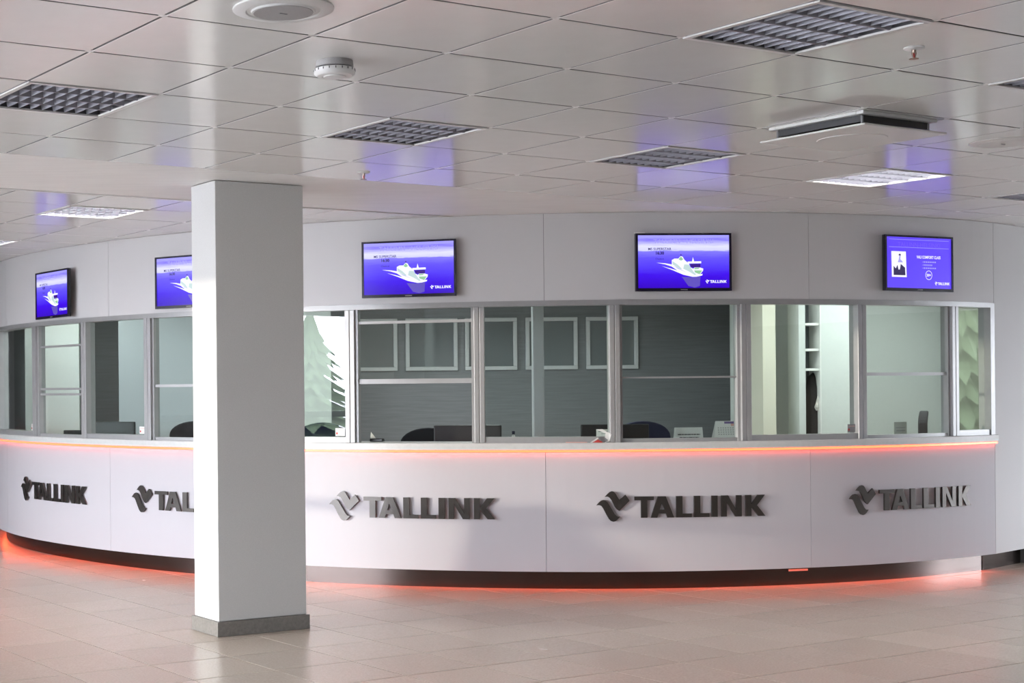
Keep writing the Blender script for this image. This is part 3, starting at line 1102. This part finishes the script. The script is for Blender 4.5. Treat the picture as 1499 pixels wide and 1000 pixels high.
def make_chair(p, rz, label, cloth, backtop=1.19, seat=.47):
    ch = thing('office_chair', label, 'chair', (p[0], p[1], 0), rz)
    m = MB()
    n, W, HB = 14, .235, .52
    prof = []
    for q in range(n + 1):
        a = pi * q / n
        prof.append((W * cos(a) * (1 if abs(cos(a)) < .8 else 1), backtop - .13 + .13 * sin(a)))
    poly = [(-W * .92, backtop - HB), (W * .92, backtop - HB)] + prof
    m.prism(poly, lambda u, v, d: Vector((u, .20 + d + .25 * (u * u), v)), 0, .07)
    m.build('backrest', cloth, ch, bevel=.012)
    MB().box((0, 0, seat - .04), (.48, .46, .09)).build('seat', cloth, ch, bevel=.03)
    MB().box((0, .235, (seat + backtop - .45) / 2), (.07, .02, .45)).build('back_bar', 'black', ch)
    MB().tube((0, 0, .08), (0, 0, seat - .07), .028).build('gas_column', 'black', ch)
    for q in range(5):
        a = 2 * pi * q / 5 + .3
        MB().box((.15 * cos(a), .15 * sin(a), .075), (.30, .04, .03), a).build('leg', 'black', ch)
        MB().tube((.29 * cos(a), .29 * sin(a) - .012, .03), (.29 * cos(a), .29 * sin(a) + .012, .03), .03).build('castor', 'black', ch)
    return ch


make_chair((X(626, 12.35), 12.35), rad(-8), 'black fabric office chair just left of the monitor in the raised window', 'fabric', 1.15)
make_chair((X(955, 12.15), 12.15), rad(5), 'navy blue office chair behind the monitor by the white notice', 'navy', 1.195)
make_chair((X(1397, 12.75), 12.75), rad(66), 'black office chair seen edge-on in the right booth', 'fabric', 1.25)
make_chair((X(474, 12.9), 12.9), rad(0), 'dark office chair peeping past the white partition right of the pillar', 'navy', 1.19)
make_chair((X(283, 13.9), 13.9), rad(0), 'dark office chair in the booth directly left of the pillar', 'fabric', 1.19)

# cabinet with open shelves and hanging coat at the right
cb_y = 13.9
xa, xb = X(1170, cb_y), X(1258, cb_y)
cab = thing('cabinet', 'tall white cabinet with three open shelves beside a closed door', 'cabinet', ((xa + xb) / 2, cb_y + .25, 0))
wbox(cab, 'side_panel', 'white_int', 1170, 1179.5, cb_y, cb_y + .28).location = -cab.location
wbox(cab, 'door', 'white_int', 1202.5, 1258, cb_y - .02, cb_y + .28).location = -cab.location
wbox(cab, 'door_edge', 'white', 1201, 1202.4, cb_y - .021, cb_y + .27).location = -cab.location
wbox(cab, 'back_panel', 'shelf_in', 1179.6, 1201, cb_y + .25, cb_y + .27).location = -cab.location
for yp in (474.5, 512, 541):
    z = CAM_Z + (562.5 - yp) / F_PX * cb_y
    wbox(cab, 'shelf', 'white', 1179.6, 1201, cb_y + .005, cb_y + .245, z - .011, z + .011).location = -cab.location
# coat with a pale bag
cx_ = X(1191.5, cb_y + .12)
coat = thing('coat', 'black coat hanging below the open shelves of the cabinet', 'coat', (cx_, cb_y + .14, .55))
m = MB()
ring = []
for z, w, d in ((0, .060, .09), (.25, .058, .09), (.6, .058, .09), (.90, .056, .08), (1.00, .045, .05), (1.04, .008, .01)):
    ring.append([(w * cos(2 * pi * q / 16) * (1 + .12 * sin(5 * 2 * pi * q / 16)), d * sin(2 * pi * q / 16), z) for q in range(16)])
for r_ in ring:
    m.v += [Vector(v) for v in r_]
for k in range(len(ring) - 1):
    for q in range(16):
        m.f.append([k * 16 + q, k * 16 + (q + 1) % 16, (k + 1) * 16 + (q + 1) % 16, (k + 1) * 16 + q])
m.f.append(list(range(16))[::-1])
m.build('coat_body', 'coat', coat, smooth=True)
MB().tube((0, 0, 1.03), (0, 0, 1.055), .004, 6).build('hanger', 'greyink', coat)
bg_ = thing('plastic_bag', 'crumpled pale bag hanging in front of the black coat', 'bag', (cx_ + .008, cb_y + .035, 1.24))
m = MB()
rings = [(0, .018), (.03, .038), (.07, .034), (.11, .020), (.15, .012), (.22, .018)]
for z, w in rings:
    for q in range(12):
        a = 2 * pi * q / 12
        k = 1 + .25 * sin(3 * a + z * 40)
        m.v.append(Vector((w * cos(a) * k + .08 * z, .6 * w * sin(a) * k, z)))
for k in range(len(rings) - 1):
    for q in range(12):
        m.f.append([k * 12 + q, k * 12 + (q + 1) % 12, (k + 1) * 12 + (q + 1) % 12, (k + 1) * 12 + q])
m.f.append(list(range(12))[::-1])
m.build('bag_body', 'bag', bg_)

# ------------------------------------------------------------------ small things on the ledge
# white notice
t = 4.6
o = cyl(t, -.21, ZL)
nb = thing('notice_card', 'white folded notice with two printed lines on the ledge beside the calendar', 'notice', o, rad(t))
w, hh = .212, .098
m = MB().add([(-w / 2, -.02, 0), (w / 2, -.02, 0), (w / 2, .0, hh), (-w / 2, .0, hh), (-w / 2, -.018, 0), (w / 2, -.018, 0), (w / 2, .002, hh - .001), (-w / 2, .002, hh - .001)],
             [(0, 1, 2, 3), (7, 6, 5, 4), (0, 4, 5, 1), (1, 5, 6, 2), (2, 6, 7, 3), (3, 7, 4, 0)])
m.build('front_leaf', 'paper', nb)
MB().add([(-w / 2, .002, hh), (w / 2, .002, hh), (w / 2, .03, 0), (-w / 2, .03, 0), (-w / 2, .004, hh), (w / 2, .004, hh), (w / 2, .032, 0), (-w / 2, .032, 0)],
         [(0, 1, 2, 3), (7, 6, 5, 4), (0, 4, 5, 1), (1, 5, 6, 2), (2, 6, 7, 3), (3, 7, 4, 0)]).build('rear_leaf', 'paper', nb)
for zz, ww in ((.046, .80), (.024, .70)):
    m = MB()
    x = -w * ww / 2
    random.seed(int(zz * 1000))
    while x < w * ww / 2:
        l = random.uniform(.008, .028)
        l = min(l, w * ww / 2 - x)
        f_ = zz / hh * .02 - .02 - .0012
        m.box((x + l / 2, f_, zz), (l, .001, .007), 0, rad(-11))
        x += l + .004
    m.build('printed_line', 'ink', nb)
# pen-like strip beside the notice
o = cyl(3.35, -.16, ZL)
fl = thing('card_strip', 'narrow pale leaflet leaning at the left end of the white notice', 'leaflet', o, rad(3))
MB().box((0, 0, .045), (.016, .003, .09), 0, 0, rad(12)).build('leaf', 'paper', fl)
# calendar
t = 7.9
o = cyl(t, -.22, ZL)
ca_ = thing('desk_calendar', 'white desk calendar with a violet printed head on the ledge', 'calendar', o, rad(t))
w, hh = .195, .142
MB().add([(-w / 2 - .01, -.03, 0), (w / 2 - .02, -.03, 0), (w / 2, .0, hh), (-w / 2 + .012, .0, hh), (-w / 2 - .01, -.028, 0), (w / 2 - .02, -.028, 0), (w / 2, .002, hh), (-w / 2 + .012, .002, hh)],
         [(0, 1, 2, 3), (7, 6, 5, 4), (0, 4, 5, 1), (1, 5, 6, 2), (2, 6, 7, 3), (3, 7, 4, 0)]).build('page', 'paper', ca_)
MB().add([(-w / 2 + .012, .003, hh), (w / 2, .003, hh), (w / 2 - .02, .05, 0), (-w / 2, .05, 0), (-w / 2 + .012, .005, hh), (w / 2, .005, hh), (w / 2 - .02, .052, 0), (-w / 2, .052, 0)],
         [(0, 1, 2, 3), (7, 6, 5, 4), (0, 4, 5, 1), (1, 5, 6, 2), (2, 6, 7, 3), (3, 7, 4, 0)]).build('rear_support', 'paper', ca_)


def onpage(x0, x1, z0, z1, nm, m_):
    f = lambda z: -.03 + .03 * z / hh - .0012
    MB().add([(x0, f(z0), z0), (x1, f(z0), z0), (x1, f(z1), z1), (x0, f(z1), z1)], [(0, 1, 2, 3)]).build(nm, m_, ca_)


onpage(-.02, w / 2 - .006, hh * .86, hh * .97, 'printed_head', 'violet')
onpage(.03, w / 2 - .012, hh * .74, hh * .86, 'printed_head', 'pink')
m = MB()
for r_ in range(4):
    for c_ in range(8):
        x0 = -.075 + c_ * .019
        z0 = hh * (.62 - .11 * r_)
        f = lambda z: -.03 + .03 * z / hh - .0012
        m.add([(x0, f(z0), z0), (x0 + .010, f(z0), z0), (x0 + .010, f(z0 + .006), z0 + .006), (x0, f(z0 + .006), z0 + .006)], [(0, 1, 2, 3)])
m.build('date_print', 'greyink', ca_)
# crumpled leaflet and flat leaflet outside
o = cyl(-2.85, .004, ZL)
cr = thing('crumpled_leaflet', 'crumpled white leaflet with folded wing standing on the ledge left of a mullion', 'leaflet', o, rad(-3))
cr.scale = (1.3, 1.0, 1.25)


def sheet(name, m_, pts, parent, th=.0015):
    pts = [Vector(p_) for p_ in pts]
    n_ = (pts[1] - pts[0]).cross(pts[2] - pts[0]).normalized() * th
    k = len(pts)
    MB().add(pts + [p_ - n_ for p_ in pts], [tuple(range(k)), tuple(range(2 * k - 1, k - 1, -1))] + [(i, k + i, k + (i + 1) % k, (i + 1) % k) for i in range(k)]).build(name, m_, parent)


sheet('folded_leaf', 'paper', [(-.075, -.010, 0.0), (-.035, -.03, .030), (-.028, -.028, .026), (-.06, -.006, 0.0)], cr)
sheet('folded_leaf', 'paper', [(.01, 0, .0), (.034, 0, .006), (.046, 0, .048), (.030, .005, .060), (.012, .004, .05)], cr)
sheet('wing', 'paper', [(-.038, -.004, .076), (-.004, -.004, .078), (.036, 0, .052), (.022, .002, .050)], cr)
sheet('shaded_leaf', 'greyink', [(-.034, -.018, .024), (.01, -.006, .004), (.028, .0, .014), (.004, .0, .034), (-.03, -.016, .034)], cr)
sheet('brown_leaf', 'red', [(-.062, -.02, .001), (-.002, -.016, .001), (-.03, -.022, .018)], cr)
o = cyl(-4.9, .018, ZL)
ff = thing('flat_leaflet', 'flat reddish leaflet lying on the ledge left of the crumpled one', 'leaflet', o, rad(-5))
MB().box((0, 0, .003), (.15, .028, .004)).build('leaf', 'pink', ff)
o = cyl(-2.55, -.14, 1.112)
pk = thing('small_card', 'small white card leaning on the glass left of a mullion', 'card', (o.x, o.y, ZL), rad(-2.5))
MB().box((0, 0, .065), (.098, .003, .054)).build('card', 'paper', pk)
MB().box((0, .01, .02), (.03, .015, .04)).build('stand', 'white', pk)
MB().box((0, -.002, .076), (.07, .002, .006)).box((0.01, -.002, .060), (.05, .002, .004)).build('print', 'greyink', pk)
# blue bottle top, grey card in holder
o = cyl(-9.6, -.24, ZL)
bt = thing('small_bottle', 'small clear bottle with blue cap on the ledge left of the pale post', 'bottle', o)
MB().lathe((0, 0, 0), [(.014, 0), (.015, .035), (.010, .048), (.007, .055)], 16).build('bottle_body', 'white', bt, smooth=True)
MB().lathe((0, 0, 0), [(.011, .055), (.011, .078), (.009, .080)], 16).build('cap', 'navy', bt, smooth=True)
o = cyl(25.05, -.22, ZL)
hd = thing('card_holder', 'clear acrylic holder with a grey printed card in the right booth', 'card holder', o, rad(25))
MB().box((0, 0, .06), (.135, .004, .105)).build('card', 'greycard', hd) if 'greycard' in M else None
M['greycard'] = mat('grey_card', (0.42, 0.44, 0.40), 0.5)
MB().box((0, 0, .06), (.135, .004, .105)).build('card', 'greycard', hd)
MB().box((0, -.003, .045), (.09, .002, .010)).box((0, -.003, .068), (.10, .002, .006)).build('print', 'greyink', hd)
MB().box((0, .02, .004), (.14, .06, .008)).build('foot', 'white', hd)
# paper tent at the left of the raised window
o = cyl(-21.3, -.24, ZL)
pt = thing('paper_tent', 'white paper leaning by the left mullion of the raised window', 'paper', o, rad(-21))
sheet('leaf', 'paper', [(-.03, 0, .015), (.025, 0, .015), (-.028, .02, .075)], pt)
MB().box((.02, .02, .012), (.10, .06, .024)).build('black_box', 'black', pt, bevel=.004)
# pale blue post inside, at the fixed window left of the middle
po = struct('trim_1')
a_ = X(780, 12.6)
b_ = X(796.5, 12.6)
MB().box(((a_ + b_) / 2, 12.62, (2.735 + .0) / 2), (b_ - a_, .07, 2.73)).build('post', 'bluegrey' if 'bluegrey' in M else 'frame', po, bevel=.01)

# ------------------------------------------------------------------ the rest of the hall, behind and beside the camera
wl = struct('wall_left')
xw = -8.5
MB().box((xw, 8.5, 2.746), (.16, 31, .29)).build('lintel', 'wall', wl)
MB().box((xw, 8.5, .225), (.16, 31, .45)).build('sill', 'wall', wl)
MB().box((xw, 16.7, 1.526), (.16, 14.6, 2.15)).build('solid_wall', 'wall', wl)
MB().box((xw, -6.4, 1.526), (.16, 1.2, 2.15)).build('solid_wall', 'rear', wl)
for q in range(5):
    MB().box((xw, -2.2 + 2.7 * q, 1.526), (.08, .07, 2.15)).build('mullion', 'alu', wl)
wb = struct('wall_rear')
MB().box((2.3, -7.05, 1.445), (21.8, .1, 2.89)).build('rear_panel', 'rear', wb)
we = struct('wall_east')
MB().box((13.15, 8.5, 2.635), (.12, 31, .51)).build('lintel', 'wall', we)
MB().box((13.15, 8.5, .25), (.12, 31, .50)).build('sill', 'wall', we)
MB().box((13.15, 18.5, 1.44), (.12, 11.0, 1.88)).build('solid_wall', 'wall', we)
MB().box((13.15, 1.5, 1.44), (.12, 17.0, 1.88)).build('solid_wall', 'rear', we)
for q in range(2):
    MB().box((13.15, 10.04 + q * 2.9, 1.44), (.07, .07, 1.86)).build('mullion', 'alu', we)
wn = struct('wall_north')
MB().box((2.3, 24.05, 1.445), (21.8, .1, 2.89)).build('far_panel', 'wall', wn)
tag(MB().box((0, 0, -.55), (400, 400, .2)).build('ground', 'ground'), kind='structure')
# window rail and an unseen mass added as shadow caster by the glazed side (they cast the shadows on the counter)
rl = thing('window_rail', 'steel handrail along the glazed left side of the hall', 'rail', (-8.2, 6, 0))
MB().box((0, 0, 1.10), (.04, 12, .09)).build('rail_bar', 'steel', rl)
for q in range(5):
    MB().tube((0, -5.6 + q * 2.8, 0), (0, -5.6 + q * 2.8, 1.10), .016, 8).build('rail_post', 'steel', rl)
am = thing('shadow_caster', 'unseen added shadow-casting trolley standing by the glazed left side', 'silhouette', (-7.7, 7.72, 0))
MB().prism([(-.30, .12), (.52, .12), (.50, .35), (.34, .62), (.14, .92), (.07, 1.12), (-.02, 1.18), (-.16, 1.16), (-.20, 1.02), (-.26, .6)],
           lambda u, v, d: Vector((d, -u, v)), -.2, .2).build('bag', 'caster_dark', am, bevel=.04)
for sx in (-.15, .15):
    for sy in (-.4, .2):
        MB().tube((sx - .02, sy, .06), (sx + .02, sy, .06), .06, 12).build('wheel', 'black', am)
# unseen block added to stop the low sun; conifers outside
ob = thing('sun_block', 'low block added out of view to keep the low sun off the left booths', 'building', (-40, 22, -.45))
MB().box((0, 0, 2.4), (8, 43.6, 4.8)).build('wall', 'outb', ob)
for q in range(8):
    MB().box((4.02, -18 + q * 5, 2.6), (.06, 2, 1.6)).build('window', 'black', ob)


def conifer(x, y, h, r, lab):
    tr = thing('conifer', lab, 'tree', (x, y, -.45))
    MB().lathe((0, 0, 0), [(.16, 0), (.10, h * .5), (.03, h)], 10).build('trunk', 'bark', tr)
    m = MB()
    n = 16
    for k in range(11):
        z = h * (.08 + .083 * k)
        rk = r * (1 - k / 11.5)
        vs = [Vector((0, 0, z + h * .13))]
        for q in range(2 * n):
            a = 2 * pi * q / (2 * n) + k
            rq = rk * (1 if q % 2 else .62) * random.uniform(.85, 1.1)
            vs.append(Vector((rq * cos(a), rq * sin(a), z - (.05 * h if q % 2 else 0))))
        m.add(vs, [(0, 1 + q, 1 + (q + 1) % (2 * n)) for q in range(2 * n)])
    m.build('foliage', 'tree', tr)


conifer(24, 11.2, 5.2, 1.7, 'tall dark conifer outside the right glazing')
conifer(27, 14.5, 4.0, 2.0, 'bushy lower conifer outside the right glazing')
conifer(-22, -6, 4.0, 2.2, 'bushy conifer outside the left glazing')
conifer(-26, -2.5, 3.4, 2.0, 'smaller conifer outside the left glazing')
